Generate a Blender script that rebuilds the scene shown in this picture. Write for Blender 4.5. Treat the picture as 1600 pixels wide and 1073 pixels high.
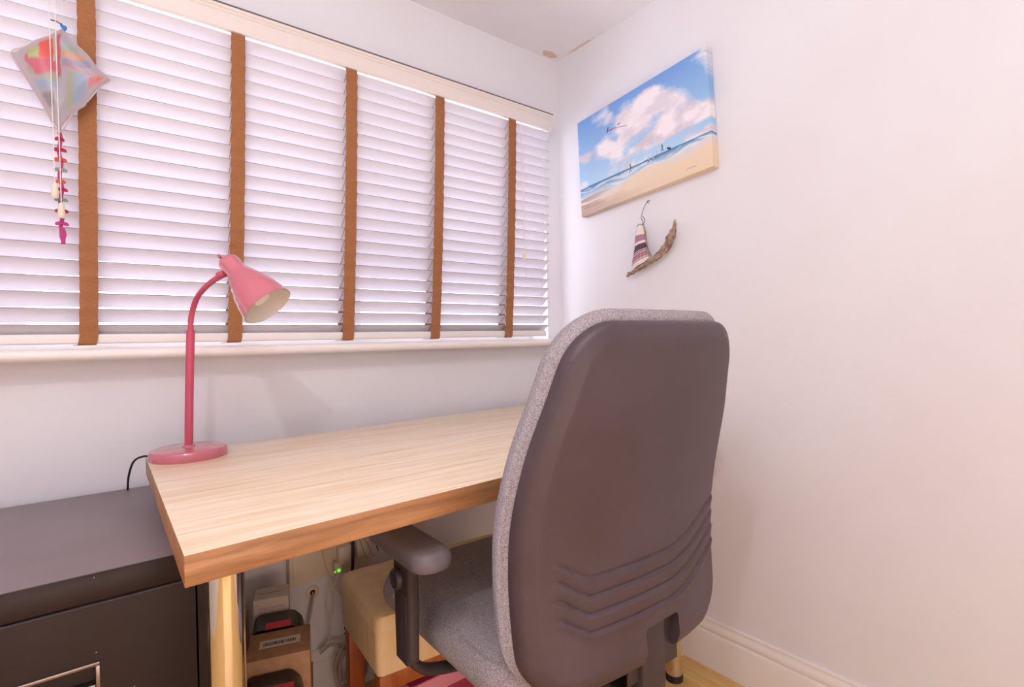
import bpy, bmesh, math, random
import numpy as np
from mathutils import Vector, Matrix, noise
random.seed(7); np.random.seed(7)
C = bpy.context.scene.collection
for o in list(bpy.data.objects): bpy.data.objects.remove(o)
sc = bpy.context.scene

# ------------------------------------------------------------ camera, world, lights, exposure
cam_d = bpy.data.cameras.new('camera'); cam = bpy.data.objects.new('camera', cam_d); C.objects.link(cam)
cam_d.sensor_width = 36.0; cam_d.sensor_fit = 'HORIZONTAL'; cam_d.lens = 811 / 1600 * 36; cam_d.clip_start = .02
cam.matrix_world = Matrix(((0.78719, 0.02148, -0.61633, -1.6374), (-0.61632, -0.00795, -0.78745, -1.7175),
                           (-0.02181, 0.99974, 0.00698, 1.149), (0, 0, 0, 1)))
sc.camera = cam
w = bpy.data.worlds.new('sky'); sc.world = w; w.use_nodes = True
bg = w.node_tree.nodes['Background']; bg.inputs[0].default_value = (.91, .89, 1.0, 1); bg.inputs[1].default_value = 5.2
sc.view_settings.view_transform = 'Standard'; sc.view_settings.look = 'None'; sc.view_settings.gamma = 1
sc.view_settings.use_curve_mapping = False; sc.view_settings.exposure = -0.22

def area(name, loc, target, sx, sy, power, col):
    d = bpy.data.lights.new(name, 'AREA'); d.shape = 'RECTANGLE'; d.size = sx; d.size_y = sy; d.energy = power; d.color = col
    o = bpy.data.objects.new(name, d); C.objects.link(o); o.location = loc
    o.rotation_euler = (Vector(target) - Vector(loc)).to_track_quat('-Z', 'Y').to_euler(); return o
def point(name, loc, power, col, rad):
    d = bpy.data.lights.new(name, 'POINT'); d.energy = power; d.color = col; d.shadow_soft_size = rad
    o = bpy.data.objects.new(name, d); C.objects.link(o); o.location = loc; return o
area('added_rear_fill', (-1.9, -3.15, 1.1), (-1.2, 0, .9), 2.1, 2.0, 1.5, (.97, .97, 1))  # added soft fill from behind the camera, not a source in the room
area('added_low_fill', (-1.5, -3.0, .45), (-1.1, 0, .45), 1.8, .7, 18, (1, .77, .62))  # invented warm fill, lifts the dark space under the desk
area('added_ceiling_fill', (-2.4, -1.9, 1.45), (-2.1, -1.7, 2.4), .8, .8, 13.5, (.93, .95, 1))  # invented upward fill that brightens the ceiling, no real lamp stands here
point('ceiling_spot_light', (-2.00, -1.75, 2.28), 22, (.97, .97, 1), .02)
point('ceiling_spot_light', (-1.55, -2.10, 2.28), 7, (.97, .97, 1), .02)

# ------------------------------------------------------------ helpers
def lin(c):
    if isinstance(c, str): c = [int(c[i:i+2], 16) / 255 for i in (0, 2, 4)]
    return tuple((x / 12.92 if x <= .04045 else ((x + .055) / 1.055) ** 2.4) for x in c[:3]) + (1,)
def mat(name, col, rough=.5, metal=0, col2=None, scale=8, stretch=(1, 1, 1), bump=0, bscale=60, attr=None, spec=None, detail=4,
        contrast=(.35, .65), coat=0, translucent=0, transmission=0, emis=None):
    m = bpy.data.materials.new(name); m.use_nodes = True; n = m.node_tree.nodes; l = m.node_tree.links
    b = n['Principled BSDF']; b.inputs['Base Color'].default_value = lin(col); b.inputs['Roughness'].default_value = rough
    b.inputs['Metallic'].default_value = metal
    if spec is not None: b.inputs['Specular IOR Level'].default_value = spec
    if coat: b.inputs['Coat Weight'].default_value = coat; b.inputs['Coat Roughness'].default_value = .12
    if transmission: b.inputs['Transmission Weight'].default_value = transmission
    if emis: b.inputs['Emission Color'].default_value = lin(emis[0]); b.inputs['Emission Strength'].default_value = emis[1]
    tc = n.new('ShaderNodeTexCoord'); mp = n.new('ShaderNodeMapping'); mp.inputs['Scale'].default_value = stretch
    l.new(tc.outputs['Object'], mp.inputs['Vector'])
    if col2:
        t = n.new('ShaderNodeTexNoise'); t.inputs['Scale'].default_value = scale; t.inputs['Detail'].default_value = detail
        l.new(mp.outputs[0], t.inputs['Vector'])
        r = n.new('ShaderNodeValToRGB'); r.color_ramp.elements[0].position = contrast[0]; r.color_ramp.elements[1].position = contrast[1]
        r.color_ramp.elements[0].color = lin(col); r.color_ramp.elements[1].color = lin(col2)
        l.new(t.outputs['Fac'], r.inputs[0]); l.new(r.outputs[0], b.inputs['Base Color'])
    if attr:
        a = n.new('ShaderNodeAttribute'); a.attribute_name = attr; l.new(a.outputs['Color'], b.inputs['Base Color'])
    if bump:
        t2 = n.new('ShaderNodeTexNoise'); t2.inputs['Scale'].default_value = bscale; t2.inputs['Detail'].default_value = 3
        l.new(mp.outputs[0], t2.inputs['Vector'])
        bp = n.new('ShaderNodeBump'); bp.inputs['Strength'].default_value = bump; bp.inputs['Distance'].default_value = .01
        l.new(t2.outputs['Fac'], bp.inputs['Height']); l.new(bp.outputs[0], b.inputs['Normal'])
    if translucent:
        tr = n.new('ShaderNodeBsdfTranslucent'); mx = n.new('ShaderNodeMixShader'); mx.inputs[0].default_value = translucent
        tr.inputs['Color'].default_value = lin(col)
        if attr: l.new(a.outputs['Color'], tr.inputs['Color'])
        out = n['Material Output']; l.new(b.outputs[0], mx.inputs[1]); l.new(tr.outputs[0], mx.inputs[2]); l.new(mx.outputs[0], out.inputs[0])
    return m
def obj(name, bm, m, parent=None, smooth=False, label=None, attrcol=None):
    me = bpy.data.meshes.new(name)
    if isinstance(bm, bmesh.types.BMesh):
        bmesh.ops.recalc_face_normals(bm, faces=bm.faces); bm.to_mesh(me); bm.free()
    else:
        me.from_pydata(*bm); me.update()
    for f in me.polygons: f.use_smooth = bool(smooth)
    if smooth == 'angle':
        me.polygons.foreach_set('use_smooth', [True] * len(me.polygons)); me.set_sharp_from_angle(angle=math.radians(38))
    me.materials.append(m)
    o = bpy.data.objects.new(name, me); C.objects.link(o)
    if parent: o.parent = parent
    if label: o['label'] = label
    return o
def tag(o, label, cat, group=None):
    o['label'] = label; o['category'] = cat
    if group: o['group'] = group
    return o
def thing(name, label, cat, loc=(0, 0, 0), rz=0, group=None):
    o = bpy.data.objects.new(name, None); C.objects.link(o); o.location = loc; o.rotation_euler = (0, 0, rz); o.empty_display_size = .1
    return tag(o, label, cat, group)
def struct(o): o['kind'] = 'structure'; return o
def box(bm, x0, x1, y0, y1, z0, z1, bev=0, seg=2, mtx=None):
    r = bmesh.ops.create_cube(bm, size=1)['verts']
    for v in r: v.co = Vector(((x0 + x1) / 2 + v.co.x * (x1 - x0), (y0 + y1) / 2 + v.co.y * (y1 - y0), (z0 + z1) / 2 + v.co.z * (z1 - z0)))
    if bev:
        es = list({e for v in r for e in v.link_edges})
        g = bmesh.ops.bevel(bm, geom=es, offset=bev, segments=seg, profile=.5, affect='EDGES')
        r = list({v for f in g['faces'] for v in f.verts} | {v for v in r if v.is_valid})
    if mtx: bmesh.ops.transform(bm, matrix=mtx, verts=[v for v in r if v.is_valid])
    return r
def mkbox(name, m, parent, *a, bev=0, seg=2, mtx=None, label=None, smooth=False):
    bm = bmesh.new(); box(bm, *a, bev=bev, seg=seg, mtx=mtx); return obj(name, bm, m, parent, label=label, smooth='angle' if bev else smooth)
def catmull(pts, n=8):
    P = [Vector(p) for p in pts]; P = [P[0] * 2 - P[1]] + P + [P[-1] * 2 - P[-2]]; out = []
    for i in range(1, len(P) - 2):
        for k in range(n):
            t = k / n; a, b, c, d = P[i-1], P[i], P[i+1], P[i+2]
            out.append(.5 * ((2*b) + (c - a) * t + (2*a - 5*b + 4*c - d) * t*t + (3*b - a - 3*c + d) * t**3))
    out.append(P[-2]); return out
def tube(bm, pts, rad, seg=10, caps=True, flat=1.0):
    pts = [Vector(p) for p in pts]; N = len(pts)
    rads = rad if isinstance(rad, (list, tuple)) else [rad] * N
    if len(rads) != N: rads = [rads[min(int(i / (N - 1) * (len(rads) - 1)), len(rads) - 2)] * (1 - ((i / (N - 1) * (len(rads) - 1)) - min(int(i / (N - 1) * (len(rads) - 1)), len(rads) - 2))) + rads[min(int(i / (N - 1) * (len(rads) - 1)), len(rads) - 2) + 1] * ((i / (N - 1) * (len(rads) - 1)) - min(int(i / (N - 1) * (len(rads) - 1)), len(rads) - 2)) for i in range(N)]
    t = (pts[1] - pts[0]).normalized(); up = Vector((0, 0, 1)) if abs(t.z) < .9 else Vector((1, 0, 0))
    nrm = t.cross(up).normalized(); rings = []
    for i, p in enumerate(pts):
        t = (pts[min(i + 1, N - 1)] - pts[max(i - 1, 0)]).normalized()
        nrm = (nrm - t * nrm.dot(t)).normalized(); bi = t.cross(nrm)
        rings.append([bm.verts.new(p + (nrm * math.cos(a) + bi * math.sin(a) * flat) * rads[i]) for a in [2 * math.pi * k / seg for k in range(seg)]])
    for a, b in zip(rings, rings[1:]):
        for k in range(seg): bm.faces.new((a[k], a[(k + 1) % seg], b[(k + 1) % seg], b[k]))
    if caps: bm.faces.new(rings[0][::-1]); bm.faces.new(rings[-1])
def mktube(name, m, parent, pts, rad, seg=10, label=None, flat=1.0, n=8):
    bm = bmesh.new(); tube(bm, catmull(pts, n) if len(pts) > 2 else pts, rad, seg, flat=flat); return obj(name, bm, m, parent, smooth='angle', label=label)
def lathe(bm, prof, seg=32, axis=None, origin=(0, 0, 0), close=False):
    """prof [(r,h)] about +Z, then rotated so Z -> axis"""
    q = Vector(axis).to_track_quat('Z', 'Y').to_matrix() if axis is not None else Matrix.Identity(3)
    rings = []
    for r, h in prof:
        if r < 1e-6: rings.append([bm.verts.new(q @ Vector((0, 0, h)) + Vector(origin))])
        else: rings.append([bm.verts.new(q @ Vector((r * math.cos(2 * math.pi * k / seg), r * math.sin(2 * math.pi * k / seg), h)) + Vector(origin)) for k in range(seg)])
    for a, b in zip(rings, rings[1:]):
        for k in range(seg):
            k2 = (k + 1) % seg
            if len(a) == 1 and len(b) > 1: bm.faces.new((a[0], b[k2], b[k]))
            elif len(b) == 1 and len(a) > 1: bm.faces.new((a[k], a[k2], b[0]))
            elif len(a) > 1: bm.faces.new((a[k], a[k2], b[k2], b[k]))
def mklathe(name, m, parent, prof, seg=32, axis=None, origin=(0, 0, 0), label=None):
    bm = bmesh.new(); lathe(bm, prof, seg, axis, origin); return obj(name, bm, m, parent, smooth='angle', label=label)
def prism(bm, pts, vec):
    a = [bm.verts.new(p) for p in pts]; b = [bm.verts.new(Vector(p) + Vector(vec)) for p in pts]; n = len(a)
    bm.faces.new(a); bm.faces.new(b[::-1])
    for i in range(n): bm.faces.new((a[i], b[i], b[(i + 1) % n], a[(i + 1) % n]))
def fbm(u, v, sx, sy, oct=4, seed=0.0):
    return sum(noise.noise(Vector((u * sx * 2**o, v * sy * 2**o, seed + o * 3.7))) * .5**o for o in range(oct))
def colour_grid(name, m, parent, fpos, fcol, nu, nv, thick=None, smooth=True, label=None):
    """front sheet of nu x nv quads, coloured per vertex; thick = vector to the back sheet"""
    V = []; cols = []; F = []
    for j in range(nv + 1):
        for i in range(nu + 1):
            V.append(tuple(fpos(i / nu, j / nv))); cols.append(lin(fcol(i / nu, j / nv)))
    W = nu + 1
    for j in range(nv):
        for i in range(nu): F.append((j*W + i, j*W + i + 1, (j + 1)*W + i + 1, (j + 1)*W + i))
    if thick is not None:
        n0 = len(V); rim = [i for i in range(W)] + [j*W + nu for j in range(1, nv + 1)] + [nv*W + i for i in range(nu - 1, -1, -1)] + [j*W for j in range(nv - 1, 0, -1)]
        for k in rim: V.append(tuple(Vector(V[k]) + Vector(thick))); cols.append(cols[k])
        n = len(rim)
        for k in range(n): F.append((rim[k], n0 + k, n0 + (k + 1) % n, rim[(k + 1) % n]))
        F.append(tuple(n0 + k for k in range(n))[::-1])
    me = bpy.data.meshes.new(name); me.from_pydata(V, [], F); me.update()
    at = me.color_attributes.new('paint', 'FLOAT_COLOR', 'POINT'); at.data.foreach_set('color', [c for q in cols for c in q])
    if smooth: me.polygons.foreach_set('use_smooth', [True] * len(me.polygons)); me.set_sharp_from_angle(angle=math.radians(40))
    me.materials.append(m); o = bpy.data.objects.new(name, me); C.objects.link(o)
    if parent: o.parent = parent
    if label: o['label'] = label
    return o

# ------------------------------------------------------------ materials
M = {}
M['wall'] = mat('wall_paint', 'eae9ee', .7, col2='e8e5ea', scale=2.5, bump=.35, bscale=9)
M['ceil'] = mat('ceiling_paint', 'f8f7fb', .85, col2='f5f2f7', scale=3, bump=.08, bscale=20)
M['gloss'] = mat('white_gloss_paint', 'f2eae6', .28, bump=.05, bscale=18)
M['cream'] = mat('cream_valance', 'e8ded8', .42)
M['slat'] = mat('white_slat', 'eae4ea', .38, translucent=.12)
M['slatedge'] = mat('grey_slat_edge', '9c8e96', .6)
M['rail'] = mat('white_bottom_rail', 'ece6e4', .4)
M['tape'] = mat('brown_cotton_tape', 'a46c42', .85, col2='97623a', scale=120, stretch=(1, 1, 4), bump=.2, bscale=300)
M['cord'] = mat('white_cord', 'e8e0dc', .7)
M['upvc'] = mat('white_upvc', 'f2f2f2', .3)
M['pink'] = mat('pink_enamel', 'c66c7a', .2, coat=.6)
M['pinkdark'] = mat('pink_rubber', 'c24c64', .35)
M['shadein'] = mat('white_enamel_inside', 'ece2da', .35)
M['bulb'] = mat('opal_glass_bulb', 'f0eae4', .15)
M['black'] = mat('black_plastic', '3a3032', .5, bump=.08, bscale=250)
M['blackgloss'] = mat('black_gloss_plastic', '1c161a', .25)
M['cabtop'] = mat('brown_black_metal', '241618', .4, col2='2c1e20', scale=6, bump=.03, bscale=300, spec=.3)
M['chrome'] = mat('chrome', 'e4dcd4', .05, metal=1)
M['steel'] = mat('brushed_steel', '8c8486', .3, metal=1)
M['fabric'] = mat('grey_woven_fabric', '8e8489', .95, col2='b6acb0', scale=420, detail=2, contrast=(.38, .62), bump=.5, bscale=260)
M['shell'] = mat('charcoal_shell_plastic', '483a3e', .46, col2='50424a', scale=7, contrast=(.3, .7), bump=.12, bscale=420)
M['pad'] = mat('armrest_plastic', '6c6268', .42, bump=.15, bscale=350)
M['vinyl'] = mat('cream_satin_cover', 'f4d8ac', .42, col2='ebc994', scale=30, stretch=(1, 1, .2), bump=.12, bscale=40)
M['orange'] = mat('orange_stained_wood', 'b5622e', .4, col2='a05222', scale=14, stretch=(6, 6, .6))
M['kraft'] = mat('brown_cardboard', 'b98e6c', .85, col2='ac825f', scale=50)
M['card'] = mat('grey_white_card', 'c8b6a8', .7)
M['red'] = mat('red_sticker', 'e0243c', .5)
M['paper'] = mat('label_paper', 'e6dccf', .7)
M['ink'] = mat('black_ink', '141014', .6)
M['magenta'] = mat('magenta_card', 'a82c48', .6); M['palepink'] = mat('pale_pink_card', 'e08c9c', .6)
M['socket'] = mat('cream_plastic', 'e6d6c0', .4)
M['ivory'] = mat('ivory_cable', 'd9c7ae', .5); M['greycable'] = mat('grey_cable', 'b0a09a', .5)
M['led'] = mat('green_led', '60ff30', .4, emis=('50ff20', 3))
M['drift'] = mat('driftwood', 'b8a08e', .85, col2='84695a', scale=60, stretch=(1, 1, 1), bump=.8, bscale=90)
M['driftlight'] = mat('pale_driftwood', 'cdb8a6', .85, col2='a08876', scale=80, bump=.6, bscale=120)
M['twine'] = mat('wire_twine', '5a4a4a', .7)
M['paint'] = mat('painted_canvas', 'ffffff', .7, attr='paint', bump=.1, bscale=500)
M['kite'] = mat('frosted_kite_plastic', 'ffffff', .32, attr='paint', translucent=.35)
M['stripe'] = mat('striped_sail_cloth', 'ffffff', .9, attr='paint', bump=.3, bscale=400)
M['rubber'] = mat('black_rubber', '241c20', .6)
M['tassel'] = mat('cream_plastic_tassel', 'e2d8c0', .35)
def cloth(n, c): return mat(n, c, .6, translucent=.25)
M['r1'] = cloth('crimson_ribbon', 'c01848'); M['r2'] = cloth('orange_ribbon', 'd8623c'); M['r3'] = cloth('sage_ribbon', '98a49c'); M['r4'] = cloth('pink_ribbon', 'c83c88')
def wood(name, a, b, c, rough):
    m = bpy.data.materials.new(name); m.use_nodes = True; n = m.node_tree.nodes; l = m.node_tree.links; bs = n['Principled BSDF']; bs.inputs['Roughness'].default_value = rough
    tc = n.new('ShaderNodeTexCoord'); mp = n.new('ShaderNodeMapping'); mp.inputs['Scale'].default_value = (1.1, 20, 20); l.new(tc.outputs['Object'], mp.inputs[0])
    t = n.new('ShaderNodeTexNoise'); t.inputs['Scale'].default_value = 3.0; t.inputs['Detail'].default_value = 6; t.inputs['Distortion'].default_value = .6; l.new(mp.outputs[0], t.inputs[0])
    r = n.new('ShaderNodeValToRGB'); e = r.color_ramp.elements; e[0].position = .3; e[0].color = lin(a); e[1].position = .72; e[1].color = lin(c); k = e.new(.5); k.color = lin(b)
    l.new(t.outputs['Fac'], r.inputs[0])
    mp2 = n.new('ShaderNodeMapping'); mp2.inputs['Scale'].default_value = (3, 160, 160); l.new(tc.outputs['Object'], mp2.inputs[0])
    t2 = n.new('ShaderNodeTexNoise'); t2.inputs['Scale'].default_value = 2.5; t2.inputs['Detail'].default_value = 3; l.new(mp2.outputs[0], t2.inputs[0])
    mr = n.new('ShaderNodeMapRange'); mr.inputs[1].default_value = .3; mr.inputs[2].default_value = .7; mr.inputs[3].default_value = .88; mr.inputs[4].default_value = 1.06; l.new(t2.outputs['Fac'], mr.inputs[0])
    mx = n.new('ShaderNodeMix'); mx.data_type = 'RGBA'; mx.blend_type = 'MULTIPLY'; mx.inputs[0].default_value = 1; l.new(r.outputs[0], mx.inputs[6]); l.new(mr.outputs[0], mx.inputs[7])
    l.new(mx.outputs[2], bs.inputs['Base Color'])
    bp = n.new('ShaderNodeBump'); bp.inputs['Strength'].default_value = .08; bp.inputs['Distance'].default_value = .004; l.new(t2.outputs['Fac'], bp.inputs['Height']); l.new(bp.outputs[0], bs.inputs['Normal'])
    return m
M['wood'] = wood('pale_oak', 'efcfa6', 'fae3c4', 'fff2df', .32)
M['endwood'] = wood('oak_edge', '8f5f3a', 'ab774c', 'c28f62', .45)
M['floorwood'] = wood('laminate_oak', 'd6a45c', 'e2b870', 'ecc684', .35)
def specks(m, thr, col, scale):
    n = m.node_tree.nodes; l = m.node_tree.links; b = n['Principled BSDF']; src = b.inputs['Base Color'].links[0].from_socket
    tc = n.new('ShaderNodeTexCoord'); v = n.new('ShaderNodeTexVoronoi'); v.inputs['Scale'].default_value = scale; l.new(tc.outputs['Object'], v.inputs['Vector'])
    lt = n.new('ShaderNodeMath'); lt.operation = 'LESS_THAN'; lt.inputs[1].default_value = thr; l.new(v.outputs['Distance'], lt.inputs[0])
    wn = n.new('ShaderNodeSeparateColor'); l.new(v.outputs['Color'], wn.inputs[0]); g = n.new('ShaderNodeMath'); g.operation = 'GREATER_THAN'; g.inputs[1].default_value = .8; l.new(wn.outputs[0], g.inputs[0])
    mu = n.new('ShaderNodeMath'); mu.operation = 'MULTIPLY'; l.new(lt.outputs[0], mu.inputs[0]); l.new(g.outputs[0], mu.inputs[1])
    mx = n.new('ShaderNodeMix'); mx.data_type = 'RGBA'; mx.inputs[7].default_value = lin(col); l.new(mu.outputs[0], mx.inputs[0]); l.new(src, mx.inputs[6]); l.new(mx.outputs[2], b.inputs['Base Color'])
specks(M['cabtop'], .045, 'b8a8a4', 42)
def paler(m, col):  # mixes a paler tint into faces that point up
    n = m.node_tree.nodes; l = m.node_tree.links; b = n['Principled BSDF']; src = b.inputs['Base Color'].links[0].from_socket
    g = n.new('ShaderNodeNewGeometry'); sp = n.new('ShaderNodeSeparateXYZ'); l.new(g.outputs['Normal'], sp.inputs[0])
    mr = n.new('ShaderNodeMapRange'); mr.inputs[1].default_value = .85; mr.inputs[2].default_value = .99; l.new(sp.outputs['Z'], mr.inputs[0])
    t = n.new('ShaderNodeTexNoise'); t.inputs['Scale'].default_value = 4; l.new(n['Texture Coordinate'].outputs['Object'], t.inputs[0])
    m2 = n.new('ShaderNodeMapRange'); m2.inputs[1].default_value = .3; m2.inputs[2].default_value = .7; m2.inputs[3].default_value = .8; m2.inputs[4].default_value = 1; l.new(t.outputs[0], m2.inputs[0])
    mu = n.new('ShaderNodeMath'); mu.operation = 'MULTIPLY'; l.new(mr.outputs[0], mu.inputs[0]); l.new(m2.outputs[0], mu.inputs[1])
    mx = n.new('ShaderNodeMix'); mx.data_type = 'RGBA'; mx.inputs[7].default_value = lin(col); l.new(mu.outputs[0], mx.inputs[0]); l.new(src, mx.inputs[6]); l.new(mx.outputs[2], b.inputs['Base Color'])
paler(M['cabtop'], '8e8084')
# stain of peeling paint by the ceiling corner
def stain(m, centre, rad, col):
    n = m.node_tree.nodes; l = m.node_tree.links; b = n['Principled BSDF']; src = b.inputs['Base Color'].links[0].from_socket
    g = n.new('ShaderNodeNewGeometry'); s = n.new('ShaderNodeVectorMath'); s.operation = 'SUBTRACT'; s.inputs[1].default_value = centre; l.new(g.outputs['Position'], s.inputs[0])
    sc_ = n.new('ShaderNodeVectorMath'); sc_.operation = 'MULTIPLY'; sc_.inputs[1].default_value = (1 / rad[0], 1 / rad[1], 1 / rad[2]); l.new(s.outputs[0], sc_.inputs[0])
    ln = n.new('ShaderNodeVectorMath'); ln.operation = 'LENGTH'; l.new(sc_.outputs[0], ln.inputs[0])
    t = n.new('ShaderNodeTexNoise'); t.inputs['Scale'].default_value = 28; l.new(g.outputs['Position'], t.inputs['Vector'])
    ad = n.new('ShaderNodeMath'); ad.operation = 'ADD'; l.new(ln.outputs['Value'], ad.inputs[0]); l.new(t.outputs['Fac'], ad.inputs[1])
    lt = n.new('ShaderNodeMapRange'); lt.inputs[1].default_value = 1.25; lt.inputs[2].default_value = 1.15; lt.inputs[3].default_value = 0; lt.inputs[4].default_value = 1; l.new(ad.outputs[0], lt.inputs[0])
    mx = n.new('ShaderNodeMix'); mx.data_type = 'RGBA'; mx.inputs[7].default_value = lin(col); l.new(lt.outputs[0], mx.inputs[0]); l.new(src, mx.inputs[6]); l.new(mx.outputs[2], b.inputs['Base Color'])
stain(M['ceil'], (-.07, -.03, 2.4), (.06, .03, .1), 'e6c8ba'); stain(M['ceil'], (-.01, -.16, 2.4), (.012, .09, .1), 'ecd4c8')

# ------------------------------------------------------------ room shell
XL, YB, H = -3.0, -3.2, 2.4
fl = struct(mkbox('floor', M['kraft'], None, XL, 0, YB, 0, -.10, -.012))
pm = None; k = 0
for i in range(24):
    x1 = -.002 - i * .125; y = -.0 + (0, -.43, -.81)[i % 3] * 1.0
    cuts = [0.0]; yy = -[.62, .98, .35][i % 3]
    while yy > YB: cuts.append(yy); yy -= 1.2
    cuts.append(YB)
    for a, b in zip(cuts, cuts[1:]):
        L = a - b
        bm = bmesh.new(); box(bm, -L / 2 + .0008, L / 2 - .0008, -.0615, .0615, -.012, 0, bev=.0008, seg=1)
        p = obj('floor_plank', bm, M['floorwood'], fl); p.location = (x1 - .0625, (a + b) / 2, 0); p.rotation_euler = (0, 0, math.pi / 2)
bm = bmesh.new(); box(bm, XL - .1, .25, YB - .1, .4, 2.4, 2.5); struct(obj('ceiling', bm, M['ceil']))
bm = bmesh.new(); box(bm, 0, .15, YB - .1, .4, -.1, 2.4); struct(obj('wall_right', bm, M['wall']))
bm = bmesh.new(); box(bm, XL - .1, XL, YB - .1, .25, -.1, 2.4); struct(obj('wall_left', bm, M['wall']))
bm = bmesh.new(); box(bm, XL, 0, YB - .1, YB, -.1, 2.4); struct(obj('wall_rear', bm, M['wall']))
bm = bmesh.new(); ZS, ZT = 1.121, 2.10; XW = -2.75
box(bm, XL, 0, 0, .25, -.1, ZS - .0005); box(bm, XL, 0, 0, .25, ZT, 2.4); box(bm, XL, XW, 0, .25, ZS, ZT); box(bm, -.088, 0, .0005, .12, 1.1495, ZT); struct(obj('wall_window', bm, M['wall']))  # last box: narrow strip added to cut daylight leaking past the slat ends
# sill with a rounded nose
bm = bmesh.new(); prof = [(-.001, ZS), (-.001, 1.150)] + [(-.076 - .0145 * math.sin(a), 1.1355 + .0145 * math.cos(a)) for a in [i * math.pi / 10 for i in range(11)]]
prism(bm, [(XL + .001, y, z) for y, z in prof], (-XL - .002, 0, 0)); struct(obj('trim_1', bm, M['gloss'], smooth='angle'))
bm = bmesh.new(); box(bm, XW, 0, -.001, .12, ZS, 1.1495); struct(obj('trim_2', bm, M['gloss']))
# window frame and glass
win = bpy.data.objects.new('window_1', None); C.objects.link(win); struct(win); win.location = (-1.38, .15, 1.15)
def wobj(name, bm, m):
    bmesh.ops.translate(bm, verts=bm.verts, vec=(1.38, -.15, -1.15)); return obj(name, bm, m, win)
bm = bmesh.new(); ya, yb = .12, .18
box(bm, XW, 0, ya, yb, 1.121, 1.18); box(bm, XW, 0, ya, yb, 2.04, 2.10)
for x in (XW, -1.86, -.96, -.06): box(bm, x, x + .06, ya, yb, 1.18, 2.04)
wobj('window_frame', bm, M['upvc'])
gl = bpy.data.materials.new('window_glass'); gl.use_nodes = True; n = gl.node_tree.nodes; l = gl.node_tree.links
n.remove(n['Principled BSDF']); a = n.new('ShaderNodeBsdfTransparent'); a.inputs[0].default_value = (.94, .96, .96, 1); g = n.new('ShaderNodeBsdfGlossy'); g.inputs['Roughness'].default_value = .02
mx = n.new('ShaderNodeMixShader'); mx.inputs[0].default_value = .06; l.new(a.outputs[0], mx.inputs[1]); l.new(g.outputs[0], mx.inputs[2]); l.new(mx.outputs[0], n['Material Output'].inputs[0])
for x0, x1 in ((XW + .06, -1.86), (-1.80, -.96), (-.90, -.06)):
    bm = bmesh.new(); box(bm, x0, x1, .148, .152, 1.18, 2.04); wobj('window_pane', bm, gl)
# skirting boards
prof = [(0, 0), (.018, 0), (.018, .118), (.0165, .123), (.0125, .126), (.016, .131), (.016, .139), (.0135, .147), (.009, .153), (.0075, .160), (.0085, .163), (.0065, .167), (0, .167)]
bm = bmesh.new(); prism(bm, [(-x, YB, z) for x, z in prof], (0, -YB, 0)); struct(obj('baseboard_right', bm, M['gloss'], smooth='angle'))
bm = bmesh.new(); prism(bm, [(XL, -x, z) for x, z in prof], (-XL - .018, 0, 0)); struct(obj('baseboard_window', bm, M['gloss'], smooth='angle'))

# ------------------------------------------------------------ venetian blind
bl = thing('venetian_blind', 'white wooden slatted venetian blind with brown cloth tapes covering the window', 'blind', (-1.4, -.045, 1.15))
def bo(name, bm, m, smooth=False, label=None, parent=None):
    bmesh.ops.translate(bm, verts=bm.verts, vec=(1.4, .045, -1.15)); return obj(name, bm, m, parent or bl, smooth, label)
XB0, XB1 = -2.72, -.109
# valance: moulded board with side return
bm = bmesh.new()
pv = [(-.066, 2.041), (-.078, 2.041), (-.080, 2.044), (-.080, 2.083), (-.078, 2.087), (-.081, 2.090), (-.081, 2.094), (-.085, 2.098), (-.085, 2.105), (-.066, 2.105)]
prism(bm, [(XB0, y, z) for y, z in pv], (XB1 - XB0, 0, 0)); box(bm, XB1 - .012, XB1, -.066, -.004, 2.041, 2.105)
bo('valance', bm, M['cream'], 'angle')
bm = bmesh.new(); box(bm, XB0, XB1, -.0845, -.002, 2.1052, 2.1105); bo('shadow_line_strip', bm, mat('shadow_line_grey', '6c5c58', .7))  # dark strip that paints the shadow line above the valance
bm = bmesh.new(); box(bm, XB0, XB1 - .02, -.062, -.006, 2.055, 2.097); bo('headrail', bm, M['rail'])
NS = 22; tilt = math.radians(42)
sm = None
def lean(t): return -.035 * t          # the stack hangs a little askew to the left at its foot
for i in range(NS):
    t = i / (NS - 1); z = 2.018 - i * (.825 / (NS - 1))
    if sm is None:
        bm = bmesh.new(); pr = []
        for k in range(7):
            a = (k / 6 - .5); pr.append((a * .050, .0016 + .0012 * (1 - (2 * a)**2)))
        for k in range(6, -1, -1):
            a = (k / 6 - .5); pr.append((a * .050, -.0014 + .0012 * (1 - (2 * a)**2)))
        prism(bm, [(-1.31, y, zz) for y, zz in pr], (2.60, 0, 0))
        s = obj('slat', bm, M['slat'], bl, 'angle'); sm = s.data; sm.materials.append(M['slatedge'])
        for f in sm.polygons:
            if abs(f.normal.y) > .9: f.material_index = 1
    else:
        s = s.copy(); C.objects.link(s); s.parent = bl
    s.location = (-.0 + lean(t), .0, z - 1.15); s.rotation_euler = (-tilt - math.radians(2 - 7 * t) + random.uniform(-.025, .025), 0, random.uniform(-.0004, .0004))
bm = bmesh.new(); box(bm, XB0 + .02, -.122 - .04, -.073, -.020, 1.162, 1.186, bev=.005, seg=3); bo('bottom_rail', bm, M['rail'], 'angle')
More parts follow.
